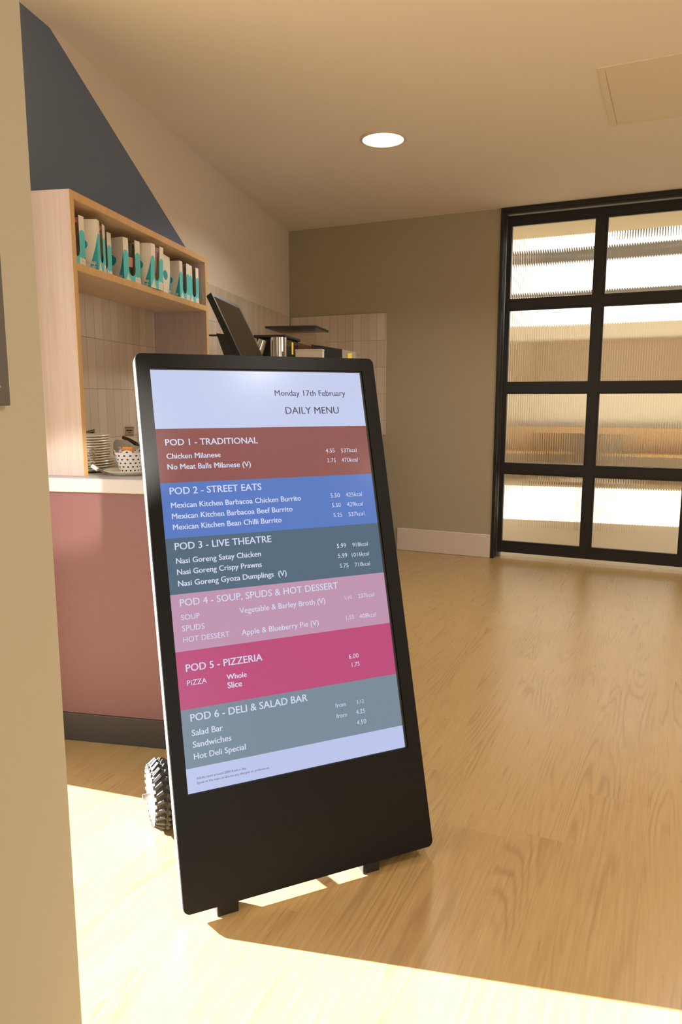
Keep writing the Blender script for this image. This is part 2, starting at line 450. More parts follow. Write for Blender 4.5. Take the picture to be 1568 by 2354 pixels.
for a, b in cols:
    for c, d in rows:
        if gmesh is None:
            g = MB(JF); n = 36; sub = 8; t = bmesh.new(); W_ = b - a + 0.016; H_ = d - c + 0.016
            fr = []; 
            for i in range(n*sub + 1):
                u = i/sub - math.floor(i/sub); u = 0 if i == n*sub else u
                fr.append((W_*i/(n*sub), 0.0018 - 0.0018*4*u*(1-u)))
            for (x0, y0), (x1, y1) in zip(fr[:-1], fr[1:]):
                vs = [t.verts.new(p) for p in ((x0, y0, 0), (x1, y1, 0), (x1, y1, H_), (x0, y0, H_))]
                f = t.faces.new(vs); f.smooth = True
            bmesh.ops.remove_doubles(t, verts=t.verts[:], dist=1e-6)
            for qd in (((0, .006, 0), (0, .006, H_), (W_, .006, H_), (W_, .006, 0)),):
                t.faces.new([t.verts.new(p) for p in qd])
            for xx in (0, W_):
                yy = fr[0][1]; t.faces.new([t.verts.new(p) for p in ((xx, yy, 0), (xx, yy, H_), (xx, .006, H_), (xx, .006, 0))])
            for zz in (0, H_):
                t.faces.new([t.verts.new((x, y, zz)) for x, y in fr] + [t.verts.new((W_, .006, zz)), t.verts.new((0, .006, zz))])
            bmesh.ops.remove_doubles(t, verts=t.verts[:], dist=1e-6)
            g.add(t, Matrix.Translation((a - 0.008, 0.108, c - 0.008)))
            go = g.build('glass_pane', M_reed, door); gmesh = go; ga, gc = a, c
        else:
            go = gmesh.copy(); COL.objects.link(go); go.parent = door; go.location = (a - ga, 0, c - gc)
fg = MB(JF); fg.box(0.024, 0.052, 0.085, 0.145, 0.0, 0.034, 0.002)
tag(fg.build('door_guide', M_steelaxle, None, JF), 'small metal floor guide at the foot of the black sliding door', 'door guide')

# ------------------------------------------------------------------ the bright room beyond the glass
M_ffl = mat('pale_vinyl', srgb(204, 190, 160), 0.45, 0, 0.4, 0.02)
M_fw = mat('pale_far_wall', srgb(212, 202, 184), 0.8, 0, 0.2, 0.02)
M_clad = wood('warm_wood_cladding', srgb(150, 126, 96), srgb(160, 136, 106), 'X', 0.5)
M_grey = mat('grey_window_frame', srgb(120, 116, 112), 0.5)
tag(MB(JF).box(-2.2, 7.2, 0.14, 7.2, -0.1, 0).build('floor_beyond', M_ffl, None, JF), kind='structure')
tag(MB(JF).box(-2.2, 7.2, 0.17, 0.95, 2.605, 2.72).build('ceiling_beyond_low', mat('cream_soffit', srgb(214, 198, 166), 0.8), None, JF), kind='structure')
tag(MB(JF).box(-2.2, 7.2, 0.96, 7.2, 4.3, 4.4).build('ceiling_beyond', M_ceil, None, JF), kind='structure')
tag(MB(JF).box(-2.2, 7.2, 0.82, 0.95, 2.72, 4.4).build('wall_beyond_near', M_fw, None, JF), kind='structure')
lw = MB(JF); lw.box(-2.2, -2.0, 0.17, 1.75, 0, 4.4); lw.box(-2.2, -2.0, 4.9, 7.0, 0, 4.4); lw.box(-2.2, -2.0, 1.75, 4.9, 2.3, 4.4); lw.box(-2.2, -2.0, 1.75, 4.9, 0, 0.3)
tag(lw.build('wall_beyond_left', M_fw, None, JF), kind='structure')
tag(MB(JF).box(7.0, 7.2, 0.17, 7.2, 0, 4.4).build('wall_beyond_right', M_fw, None, JF), kind='structure')
tag(MB(JF).box(-2.0, 7.0, 6.6, 6.8, 0, 2.42).build('wall_beyond_far', M_fw, None, JF), kind='structure')
tag(MB(JF).box(-2.0, 7.0, 6.56, 6.6, 1.45, 2.16).build('trim_4', M_clad, None, JF), kind='structure')
wf = MB(JF); wf.box(-2, 7, 6.62, 6.72, 3.38, 3.58); wf.box(-2, 7, 6.62, 6.72, 2.86, 2.93); wf.box(-2, 7, 6.62, 6.72, 4.1, 4.3)
for x in (-1.9, -0.2, 1.5, 3.2, 4.9, 6.6): wf.box(x, x + 0.05, 6.62, 6.72, 2.42, 4.3)
tag(wf.build('window_1', M_grey, None, JF), kind='structure')
# furniture seen blurred through the panes
M_ben = wood('honey_wood', srgb(176, 142, 98), srgb(186, 152, 108), 'X', 0.45)
def bench(x0, x1, y, label):
    F = JF @ Matrix.Translation(((x0+x1)/2, y, 0)); o = thing('wooden_bench', label, 'bench', F, 'long benches beyond the glass door'); h = (x1-x0)/2
    MB(F).box(-h, h, -.22, .22, .40, .45, .006).build('seat', M_ben, o)
    MB(F).box(-h, h, .18, .22, .45, .82, .006).build('backrest', M_ben, o)
    for sx in (-1, 1): MB(F).box(sx*(h-.12)-.03, sx*(h-.12)+.03, -.2, .2, 0, .40, .004).build('leg', M_ben, o)
bench(-1.6, 1.0, 6.2, 'long wooden bench behind the left panes of the glass door')
bench(1.3, 4.2, 6.2, 'long wooden bench behind the middle panes of the glass door')
def far_chair(x, y, w, label, m):
    F = JF @ Matrix.Translation((x, y, 0)); ch = thing('dining_chair', label, 'chair', F); h = w/2
    MB(F).box(-h, h, -.20, .20, .43, .46, .006).build('seat', m, ch)
    MB(F).box(-h, h, -.20, -.18, .645, .93, .006).build('backrest', m, ch)
    for sx in (-1, 1):
        for sy in (-1, 1): MB(F).box(sx*(h-.022)-.016, sx*(h-.022)+.016, sy*.178-.016, sy*.178+.016, 0, .43 if sy > 0 else .66, .003).build('leg', m, ch)
far_chair(0.31, 1.8, .27, 'pale wooden chair with a square back seen through the reeded glass', M_ben)
far_chair(0.62, 1.82, .24, 'white chair behind the middle upright of the glass door', mat('white_chair_plastic', srgb(206, 204, 200), 0.4))
F = JF @ Matrix.Translation((0.943, 1.5, 2.645))
pl = thing('pendant_lamp', 'grey bowl pendant lamp hanging behind the top glass pane', 'lamp', F)
MB(F).lathe([(0, 0), (.10, .012), (.17, .045), (.22, .09), (.245, .15), (.245, .18), (.05, .22), (.04, .25), (0, .25)], 36).build('shade', M_grey, pl)
MB(F).cyl((0, 0, .25), (0, 0, 1.655), .006).build('cord', M_blk, pl)

# ------------------------------------------------------------------ ceiling: downlights and hatch
M_disc = emit('lamp_diffuser', (1, 0.96, 0.88, 1), 6.0)
M_ring = mat('cream_lamp_ring', srgb(212, 196, 172), 0.5)
def downlight(x, y, label, first=None):
    F = Matrix.Translation((x, y, CEIL))
    o = thing('ceiling_light', label, 'ceiling light', F, 'round recessed downlights')
    MB(F).lathe([(.127, 0), (.127, -.004), (.122, -.008), (.113, -.009), (.110, -.004), (.110, -0.001)], 64).build('ring', M_ring, o)
    MB(F).lathe([(.1105, -.0045), (0, -.0045)], 64).build('diffuser', M_disc, o)
    L = bpy.data.lights.new('downlight', 'AREA'); L.shape = 'DISK'; L.size = .2; L.energy = 17; L.color = (1, .94, .86); L.spread = math.radians(140)
    lo = bpy.data.objects.new('downlight', L); COL.objects.link(lo); lo.matrix_basis = F @ Matrix.Translation((0, 0, -.02)); 
downlight(0.229, 4.222, 'round recessed ceiling light above the till counter')
downlight(1.122, 0.758, 'round recessed ceiling light overhead near the viewer')
downlight(2.06, 3.47, 'added unseen ceiling light in front of the glass door, right of view')  # out-of-view lamp added to brighten the far floor and ceiling
downlight(2.957, 0.012, 'round recessed ceiling light farthest right behind the viewer')
F = Matrix.Translation((1.093, 3.366, CEIL)) @ Matrix.Rotation(PH, 4, 'Z')
ht = thing('access_hatch', 'cream access hatch with thin frame in the ceiling', 'hatch', F)
M_hatch = mat('cream_hatch_paint', srgb(226, 212, 184), 0.6, 0, 0.3, 0.01)
MB(F).plate([[(0, 0), (.72, 0), (.72, .74), (0, .74)], [(.030, .030), (.030, .71), (.69, .71), (.69, .030)]], .004, Matrix.Translation((0, 0, -.0002))).build('frame', M_hatch, ht)
MB(F).box(.032, .6885, .0315, .7085, -.0036, -.0002, .0006).build('panel', M_hatch, ht)

# added unseen spot lamp, standing in for reflected sunlight on the counter end
sp = bpy.data.lights.new('added_counter_spot', 'SPOT'); sp.energy = 1700; sp.spot_size = math.radians(4.6); sp.spot_blend = 0.4; sp.shadow_soft_size = 0.05; sp.color = (1, .93, .84)
spo = bpy.data.objects.new('added_counter_spot', sp); COL.objects.link(spo)
p0 = LF @ Vector((1.9, -1.8, 2.58)); p1 = LF @ Vector((-1.405, 2.29, 0.93))
spo.location = p0; spo.rotation_euler = (p1 - p0).to_track_quat('-Z', 'Y').to_euler()

# dark sign on the near wall
F = LF @ Matrix.Translation((-0.6, 0.70, 1.40))
sg = thing('wall_sign', 'dark grey sign board on the near beige wall at the left edge', 'sign', F)
MB(F).box(0.0, 0.008, -.30, .1375, -.1625, .16, .0015).build('board', mat('dark_sign_board', srgb(92, 88, 82), 0.5), sg)
m = MB(F); put_text(m, 'R', 0.0, .0075, 0, Matrix(((0, 0, 1, .0084), (1, 0, 0, .1125), (0, 1, 0, -.140), (0, 0, 0, 1))), .0, h=.009); m.build('lettering', mat('cream_ink', srgb(200, 190, 165), 0.6), sg)

# ------------------------------------------------------------------ counter, worktop
F = LF @ Matrix.Translation((-1.24, 2.30, 0))
sc = thing('service_counter', 'dusty pink counter with black plinth behind the menu board', 'counter', F)
MB(LF).box(-1.672, -0.835, 2.300, 5.86, 0.107, 0.9265, .002).build('carcass', M_pink, sc)
MB(LF).box(-1.672, -0.86, 2.296, 5.86, 0.0, 0.107, .002).build('plinth', M_plinth, sc, label='black plinth')
F = LF @ Matrix.Translation((-1.24, 2.28, 0.927))
w = MB(F); w.box(-.432, .424, 0, 3.66, 0, .05, .006)
tag(w.build('worktop', M_white, None, F), 'white worktop running along the pink counter', 'worktop')

# ------------------------------------------------------------------ shelf unit
ZT = 1.941; ZW = 0.9775
F = LF @ Matrix.Translation((-1.525, 2.96, ZW))
su = thing('shelf_unit', 'pale oak shelf unit standing on the white worktop', 'shelf unit', F)
def board(name, x0, x1, y0, y1, z0, z1, edge):
    m = MB(LF); m.box(x0, x1 - .0015, y0, y1, z0, z1, .0006, mi=0)
    m.box(x1 - .0015, x1, y0, y1, z0, z1, .0004, mi=1)
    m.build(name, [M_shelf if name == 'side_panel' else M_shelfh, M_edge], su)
board('side_panel', -1.664, -1.385, 2.343, 2.369, ZW, ZT, 1)
board('side_panel', -1.664, -1.385, 3.552, 3.578, ZW, ZT, 1)
board('top_panel', -1.664, -1.385, 2.369, 3.552, ZT - .026, ZT, 1)
board('shelf', -1.664, -1.385, 2.369, 3.552, 1.683, 1.708, 1)

# ------------------------------------------------------------------ cartons with cups on the shelf
CW, CD, CH = 0.052, 0.05, 0.175
def carton_parts(root, F):
    m = MB(F)
    U = []
    x, r = 0.0205, 0.0205
    out = [(-CW, 0), (CW, 0), (CW, CH), (x, CH), (x, .058)]
    out += [(r*math.cos(t), .058 - 1.25*r*math.sin(t)) for t in [PI*k/10 for k in range(1, 10)]]
    out += [(-x, .058), (-x, CH), (-CW, CH)]
    m.plate([out], .0012, Matrix(((1, 0, 0, 0), (0, 0, -1, -CD), (0, 1, 0, 0), (0, 0, 0, 1))))
    m.box(-CW, -CW + .0012, -CD + .0012, CD, 0, CH); m.box(CW - .0012, CW, -CD + .0012, CD, 0, CH)
    m.box(-CW, CW, CD - .0012, CD, 0, CH); m.box(-CW, CW, -CD + .0012, CD, 0, .0012)
    m.box(-CW, CW, -CD*0.1, CD, CH - .0012, CH)
    m.build('box', M_carton, root)
    t = MB(F)
    Mf = Matrix(((1, 0, 0, 0), (0, 0, -1, -CD - .0004), (0, 1, 0, 0), (0, 0, 0, 1)))
    put_text(t, 'keep', .022, .048, .018, Mf, .02, mi=0); put_text(t, 'cup', .024, .044, .006, Mf, .02, mi=0)
    Ms = Matrix(((0, 0, -1, -CW - .0004), (-1, 0, 0, 0), (0, 1, 0, 0), (0, 0, 0, 1)))
    t.build('front_lettering', M_card, root); t = MB(F)
    put_text(t, 'keep', .006, .042, .020, Ms, .03, mi=0); put_text(t, 'cup', .012, .040, .005, Ms, .03, mi=0)
    t.build('side_lettering', M_card, root)
cup_n = 0
def cup_parts(root, F, cb, cl, cband):
    M_b = mat('cup_' + cb[0], cb[1], 0.35); M_l = mat('cup_' + cl[0], cl[1], 0.4); M_n = mat('cup_' + cband[0], cband[1], 0.6)
    MB(F).lathe([(0, 0), (.036, 0), (.037, .003), (.0445, .144), (.0445, .146), (0, .146)], 32).build('body', M_b, root)
    MB(F).lathe([(.0455, .146), (.0462, .148), (.0462, .158), (.043, .161), (.038, .168), (0, .168)], 32).build('lid', M_l, root)
    MB(F).lathe([(.0400, .066), (.0414, .066), (.0438, .104), (.0424, .104)], 32).build('band', M_n, root)
maroon = ('maroon', srgb(112, 52, 46)); red = ('red', srgb(226, 80, 54)); coral = ('coral', srgb(222, 104, 86)); smoke = ('smoke', srgb(58, 52, 46))
pinkb = ('blush', srgb(206, 160, 140)); lilac = ('lilac', srgb(190, 130, 176)); tan = ('tan', srgb(164, 122, 84)); charc = ('charcoal', srgb(52, 44, 38)); dk = ('dark_green', srgb(50, 54, 46))
# (b of front, a of front-left corner, turn in degrees, carton label, cup spec)
CART = [
 (-1.420, 2.374, 3, 'turquoise and white carton leftmost on the shelf, with maroon cup and red lid', (maroon, red, maroon)),
 (-1.386, 2.516, -14, 'turquoise and white carton with maroon cup and coral lid, second from left', (maroon, coral, maroon)),
 (-1.452, 2.632, 1, 'carton half hidden behind its neighbours, third from the left of the shelf', (maroon, maroon, maroon)),
 (-1.4316, 2.796, 12, 'carton with smoky dark cup and blush band near the middle of the shelf', (smoke, dk, pinkb)),
 (-1.382, 2.928, 3, 'carton tilting forward over the shelf edge, with tan cup and lilac lid', (tan, lilac, tan)),
 (-1.423, 3.134, -5, 'carton turned sideways, showing only printed side, right of the tilted carton', None),
 (-1.416, 3.309, 3, 'carton with charcoal cup, second from the right end of the shelf', (charc, dk, charc)),
 (-1.416, 3.424, 3, 'carton with charcoal cup, rightmost on the shelf', (charc, dk, charc)),
]
proto = None
for i, (b, a, rot, lab, cup) in enumerate(CART):
    Fm = LF @ Matrix.Translation((b, a, 1.7085)) @ Matrix.Rotation(PI/2 - math.radians(rot), 4, 'Z')
    if i == 4: Fm = Fm @ Matrix.Rotation(math.radians(3), 4, 'X')
    Fm = Fm @ Matrix.Translation((CW, CD, 0))
    if i == 5: Fm = Fm @ Matrix.Rotation(PI/2, 4, 'Z')
    if proto is None:
        proto = thing('gift_carton', lab, 'carton', Fm, 'turquoise cartons on the shelf'); carton_parts(proto, Fm)
    else:
        o = copy_tree(proto, Fm); o['label'] = lab
    if cup:
        G = Fm @ Matrix.Translation((0, -0.0005, .0016))
        c = thing('reusable_cup', {0: 'maroon cup with red lid inside the leftmost shelf carton', 1: 'maroon cup with coral lid inside the second shelf carton', 2: 'plain maroon cup in the half hidden third carton', 3: 'smoky dark cup with blush band in the middle carton', 4: 'tan cup with lilac lid in the tilted carton', 6: 'charcoal cup in the second carton from the shelf right end', 7: 'charcoal cup in the rightmost shelf carton'}[i], 'cup', G, 'reusable cups inside the cartons')
        cup_parts(c, G, *cup)

# ------------------------------------------------------------------ things on the worktop inside the shelf unit
ZB = 0.9775
def plate_mesh(r):
    return [(0, 0), (r*.62, 0), (r*.64, .002), (r*.90, .0085), (r*.985, .0115), (r, .0135), (r*.985, .0155), (r*.9, .0125), (r*.66, .0055), (0, .005)]
z = ZB; pp = {}
PX = (-1.487, 2.515)
names = ['lowest', 'second', 'third', 'fourth', 'fifth', 'sixth', 'seventh', 'eighth', 'ninth', 'tenth', 'eleventh', 'twelfth', 'thirteenth', 'fourteenth']
for i in range(14):
    r = 0.115 if i < 4 else 0.102
    j = random.uniform(-.0025, .0025)
    Fm = LF @ Matrix.Translation((PX[0] + j, PX[1] + random.uniform(-.0025, .0025), z))
    lab = 'cream plate, %s' % ('on top of the stack of plates by the shelf panel' if i == 13 else 'at the bottom of the stack of plates by the shelf panel' if i == 0 else '%s from the bottom of the stack by the shelf panel' % names[i])
    if r not in pp:
        o = MB(Fm).lathe(plate_mesh(r), 48).build('dinner_plate', M_plate, None, Fm); pp[r] = o
    else:
        o = copy_tree(pp[r], Fm)
    tag(o, lab, 'plate', 'stack of cream plates on the worktop')
    z += 0.0094
F = LF @ Matrix.Translation((-1.262, 2.455, ZB))
tag(MB(F @ Matrix.Diagonal((0.80, 0.80, 1, 1))).lathe([(0, 0), (.085, 0), (.088, .002), (.122, .013), (.125, .0155), (.121, .0165), (.09, .006), (0, .005)], 48).build('serving_platter', M_plate, None, F), 'round cream platter under the spotted paper cup', 'platter')
# polka dot cup
F = LF @ Matrix.Translation((-1.275, 2.47, ZB + .0062))
pc = MB(F); n = 40; t = bmesh.new(); R0, R1, H = .036, .055, .076
ring = []
for k in range(n):
    an = 2*PI*k/n; hh = H + .006*math.cos(5*an)
    ring.append([t.verts.new((rr*math.cos(an), rr*math.sin(an), zz)) for rr, zz in ((R0, 0), (R1, hh), (R1 - .0012, hh), (R0 - .0012, .002))])
for k in range(n):
    A_, B_ = ring[k], ring[(k+1) % n]
    for q in range(3):
        f = t.faces.new((A_[q], B_[q], B_[q+1], A_[q+1])); f.smooth = q != 1
t.faces.new([r_[0] for r_ in ring][::-1]); t.faces.new([r_[3] for r_ in ring])
pc.add(t)
tag(pc.build('paper_cup', M_dots, None, F), 'white paper cup with black polka dots on the platter', 'paper cup')
G = F @ Matrix.Translation((0, 0, .0035))
M_or = mat('orange_wrapper', srgb(226, 140, 40), 0.35)
s = MB(G)
s.box(-.022, .020, -.004, .004, .0, .088, .0015, Matrix.Rotation(.12, 4, 'X')); tag(s.build('sachet', M_or, None, G), 'orange sachet sticking out of the spotted paper cup', 'sachet')
# amber jar, handles, spatula
F = LF @ Matrix.Translation((-1.37, 2.67, ZB))
aj = thing('amber_jar', 'amber coloured jar standing behind the spotted paper cup', 'jar', F)
MB(F).lathe([(0, 0), (.036, 0), (.04, .004), (.04, .060), (.034, .072), (.034, .078), (0, .078)], 28).build('body', mat('amber_jam', srgb(150, 66, 22), 0.2), aj)
MB(F).lathe([(.037, .078), (.037, .090), (0, .090)], 28).build('lid', mat('orange_lid', srgb(214, 128, 48), 0.4), aj)
def blade_mesh(F, name, label):
    o = thing(name, label, 'spatula', F)
    m = MB(F)
    outl = rrect(-.032, .032, 0, .062, .014, 6)
    holes = [rrect(-.016, -.010, .016, .044, .0028, 3), rrect(.0, .006, .016, .044, .0028, 3)]
    m.plate([outl, holes[0], holes[1]], .0016)
    m.plate([[(-.01, -.05), (.01, -.05), (.018, .004), (-.018, .004)]], .0016)
    m.build('blade', mat('worn_steel', srgb(146, 141, 132), 0.4, 0.8), o)
    MB(F).box(-.011, .011, -.19, -.045, -.006, .006, .004).build('handle', M_blk, o)
    return o
def px(u, v, b=None, a=None):
    """point (L frame) where the sight line through a pixel meets a vertical plane; used to size small things"""
    f = 1675.0; p = math.radians(8.765)
    d = Vector(((u-784)/f, 0, 0)) + Vector((0, math.cos(p), -math.sin(p))) - (v-1177)/f*Vector((0, math.sin(p), math.cos(p)))
    C = Vector((0, 0, 1.245)); Li = LF.inverted()
    c2 = Li @ C; d2 = Li.to_3x3() @ d
    t = (b - c2.x)/d2.x if b is not None else (a - c2.y)/d2.y
    return c2 + d2*t
zx = Vector((0.20, -1.0, 0.10)).normalized(); yx = Vector((-1.0, -0.08, 0.05)); yx = (yx - zx*yx.dot(zx)).normalized(); xx = yx.cross(zx)
Mx = LF @ Matrix.Translation(px(298, 1032, a=2.575)) @ Matrix((xx, yx, zx)).transposed().to_4x4()
blade_mesh(Mx, 'slotted_spatula', 'steel slotted spatula with black handle resting above the platter')
q0, q1 = px(284, 1006, a=2.70), px(314, 1021, a=2.64)
F = LF @ Matrix.Translation((q1.x, q1.y, ZB))
tg = MB(LF); tg.tube([q0, q0.lerp(q1, .5) + Vector((0, 0, .002)), q1, Vector((q1.x + .03, q1.y + .01, ZB + .05)), Vector((q1.x + .05, q1.y + .02, ZB + .006))], .0075)
tag(tg.build('serving_spoon', M_blk, None, F), 'black handled spoon standing behind the slotted spatula', 'spoon')
# label cards in clear holders
def card(name, F, w_, h_, lines, label):
    o = thing(name, label, 'card holder', F)
    MB(F).box(-w_/2, w_/2, 0, .0012, 0, h_, .0003).build('card', M_card, o)
    m = MB(F); m.box(-w_/2 - .004, w_/2 + .004, -.003, -.0018, -.003, h_ + .005, .0003); m.box(-w_/2 - .004, w_/2 + .004, -.003, .035, -.0045, -.003)
    m.build('holder', M_clear, o)
    m = MB(F)
    for (x0, x1, z0, z1) in lines: m.box(x0, x1, -.0008, -.0001, z0, z1)
    m.build('print', M_ink, o)
    return o
card('label_card', LF @ Matrix.Translation(px(297, 1003, a=2.84)) @ Matrix.Rotation(-.1, 4, 'X'), .042, .040, [(-.013, .014, .022, .027), (-.005, .009, .015, .0175), (-.0205, .0205, .0365, .0375), (-.0205, .0205, .004, .005), (-.0205, .0205, .0085, .0092)], 'small printed card in a clear holder behind the tongs')
card('label_card', LF @ Matrix.Translation(px(206, 1010, a=2.64)) @ Matrix.Rotation(-.25, 4, 'Y'), .066, .034, [(-.022, .026, .019, .0245), (-.032, .032, .0305, .0315)], 'tilted printed card in a clear holder behind the plates')
# crumpled clear wrapper against the plates, white clip and clear strap on the worktop
F = LF @ Matrix.Translation((px(211, 1060, a=2.40).x, 2.400, ZB))
cw = MB(F); t = bmesh.new(); nx, nz = 6, 12; g = []
for a_ in range(nx):
    g.append([t.verts.new((.034*a_/(nx-1) - .017 - .012*b_/(nz-1)*0 + random.uniform(-.0015, .0015), random.uniform(-.003, .003), .022 + .066*b_/(nz-1) + .012*a_/(nx-1))) for b_ in range(nz)])
for a_ in range(nx-1):
    for b_ in range(nz-1): t.faces.new((g[a_][b_], g[a_+1][b_], g[a_+1][b_+1], g[a_][b_+1]))
bmesh.ops.solidify(t, geom=t.faces[:], thickness=.0006)
cw.add(t); tag(cw.build('plastic_wrapper', M_film, None, F), 'crumpled clear plastic tag hanging against the stack of plates', 'wrapper')
F = LF @ Matrix.Translation((px(219, 1076, a=2.385).x, 2.385, ZB))
cs = thing('clear_strap', 'clear plastic strap with white clip in front of the plates', 'strap', F)
MB(F).tube([(.01, 0, .021), (.03, 0, .013), (.05, .005, .006), (.075, .012, .004)], .004, 8).build('strap', M_film, cs)
MB(F).cyl((-.012, 0, .032), (.010, 0, .020), .0075, n=20).build('clip', mat('white_plastic', srgb(236, 234, 230), 0.4), cs)

# ------------------------------------------------------------------ till and equipment further along the worktop
# till: tilted screen on a foot
F = LF @ Matrix.Translation((-1.14, 3.30, ZB))
ti = thing('till', 'black touch screen till tilted back on its stand', 'till', F)
pTL = px(494, 672, a=3.10); pBL = px(565, 815, a=3.02)
yv = (pTL - pBL); 
def orient(o, xd, yd):
    yd = yd.normalized(); zd = xd.cross(yd).normalized(); xd = yd.cross(zd).normalized()
    return Matrix.Translation(o) @ Matrix((xd, yd, zd)).transposed().to_4x4()
q0 = px(484, 670, a=3.14); q1 = px(543, 690, a=3.38); q2 = px(563, 838, a=3.06)
TM = LF @ orient(q0, (q1 - q0), (q0 - q2))
tw, thh = (q1 - q0).length, (q0 - q2).length
m = MB(TM); m.plate([rrect(0, tw, -thh, 0, .012, 5)], .028); m.build('monitor_case', M_blk, ti)
MB(TM).plate([rrect(.012, tw - .012, -thh + .012, -.022, .003, 2)], .0004, Matrix.Translation((0, 0, .0006))).build('touch_screen', mat('dark_glass', srgb(44, 42, 38), 0.08, 0, 0.6), ti)
st = MB(LF); st.box(q2.x - .12, q2.x + .02, 3.12, 3.36, ZB, ZB + .02, .006)
pt = [px(u, v, a=3.26) for u, v in ((497, 766), (519, 768), (556, 830), (556, 870), (533, 870))]
st.plate([[(p.x, p.z) for p in pt]], .07, Matrix(((1, 0, 0, 0), (0, 0, -1, 3.26), (0, 1, 0, 0), (0, 0, 0, 1))))
p0_, p1_ = px(480, 769, a=3.30), px(500, 772, a=3.30)
st.box(p0_.x, p1_.x, 3.30, 3.34, p1_.z, p0_.z, .001)
st.box(pt[3].x - .06, pt[3].x, 3.27, 3.33, ZB, pt[3].z + .01, .003)
st.build('stand', M_blk, ti)
# grinder-like chrome machine with black top
def seat_box(u0, u1, vtop, a0, depth):
    A0 = px(u0, vtop, a=a0); A1 = px(u1, vtop, a=a0); return A0.x, A1.x, A0.z
x0, x1, zt = seat_box(582, 656, 770, 4.05, .3)
F = LF @ Matrix.Translation(((x0+x1)/2, 4.20, ZB))
gm = thing('coffee_machine', 'chrome and black machine with yellow sticker behind the till', 'machine', F)
hw = (x1-x0)/2; hz = zt - ZB
MB(F).box(-hw, hw, -.15, .20, hz - .016, hz, .004).build('lid', M_blk, gm)
MB(F).box(-hw + .012, hw - .010, -.13, .18, 0, hz - .016, .006).build('body', mat('dark_gloss_body', srgb(50, 48, 42), 0.12, 0.3, 0.6), gm)
MB(F).cyl((hw*.52, -.135, 0.03), (hw*.52, -.135, hz - .016), .048, n=32).build('hopper', M_chrome, gm)
MB(F).box(hw - .010, hw - .0085, .02, .055, hz - .10, hz - .03, .0004).build('sticker', M_yel, gm)
s0, s1 = px(604, 781, a=4.00), px(588, 826, a=4.00)
m = MB(LF); m.cyl(s1, s0, .034, .022, n=28); m.build('spout', M_chrome, gm)
# clear display case with black lid
c0 = px(612, 751, a=4.75); c1 = px(728, 749, a=4.75); c2 = px(755, 757, a=5.10)
F = LF @ Matrix.Translation(((c0.x+c1.x)/2, 4.92, ZB))
dc = thing('coffee_grinder', 'coffee grinder with a clear bean hopper under a black lid', 'coffee grinder', F)
hw = (c1.x - c0.x)/2; hz = c0.z - ZB; hd = .19; hb = px(680, 822, a=4.75).z - ZB - .03
MB(F).box(-hw - .004, hw + .004, -hd, hd, hz - .012, hz + .002, .004).build('lid', M_blk, dc)
m = MB(F)
for (a0, a1, b0, b1) in ((-hw, hw, -hd, -hd+.004), (-hw, hw, hd-.004, hd), (-hw, -hw+.004, -hd+.004, hd-.004), (hw-.004, hw, -hd+.004, hd-.004)): m.box(a0, a1, b0, b1, hb, hz - .012, .0008)
m.build('hopper', M_clear, dc)
MB(F).box(-hw - .01, hw + .01, -hd - .01, hd + .01, 0, hb, .006).build('body', M_blk, dc)
zl, zr = px(672, 786, a=4.75).z - ZB, px(722, 798, a=4.75).z - ZB
m = MB(F); m.plate([[(-hw + .006, hb + .0005), (hw - .006, hb + .0005), (hw - .006, zr), (hw*.1, zl), (-hw + .006, zl + .01)]], 2*hd - .02, Matrix(((1, 0, 0, 0), (0, 0, -1, -hd + .01), (0, 1, 0, 0), (0, 0, 0, 1))))
m.build('beans', mat('brown_beans', srgb(96, 66, 44), 0.7, 0, 0.3, 0.5, 120), dc)
M_gbox = mat('pale_grey_box', srgb(206, 196, 184), 0.5)
# pale box and black wedge machine
d0 = px(678, 803, a=3.97); d1 = px(740, 803, a=3.97)
F = LF @ Matrix.Translation(((d0.x+d1.x)/2, 3.98, ZB))
ks = thing('storage_box', 'pale grey box standing in front of the coffee grinder', 'box', F)
hw = (d1.x-d0.x)/2
MB(F).box(-hw, hw, 0, .05, 0, d0.z - ZB - .008, .002).build('body', M_gbox, ks)
MB(F).box(-hw - .001, hw + .001, -.001, .051, d0.z - ZB - .0079, d0.z - ZB, .001).build('lid', M_gbox, ks)
e0 = px(721, 793, a=4.62); e1 = px(787, 803, a=4.56); e2 = px(817, 810, a=4.54)
F = LF @ Matrix.Translation(((e0.x+e2.x)/2, 4.66, ZB))
wd = thing('drinks_machine', 'black wedge topped machine with grey end and yellow sticker', 'machine', F)
cx = (e0.x+e2.x)/2
MY = Matrix(((1, 0, 0, 0), (0, 0, -1, -.10), (0, 1, 0, 0), (0, 0, 0, 1)))
m = MB(F); m.plate([[(e0.x-cx, 0), (e1.x-cx, 0), (e1.x-cx, e1.z-ZB), (e0.x-cx, e0.z-ZB)]], .14, MY); m.build('body', M_blk, wd)
m = MB(F); m.plate([[(e1.x-cx, 0), (e2.x-cx, 0), (e2.x-cx, e2.z-ZB), (e1.x-cx, e1.z-ZB)]], .14, MY); m.build('end_cap', mat('grey_plastic', srgb(146, 138, 126), 0.5), wd)
m = MB(F); k0 = e1.x-cx + .035; m.box(k0, k0 + .025, -.102, -.1002, e2.z-ZB-.055, e2.z-ZB-.004); m.build('sticker', M_yel, wd)

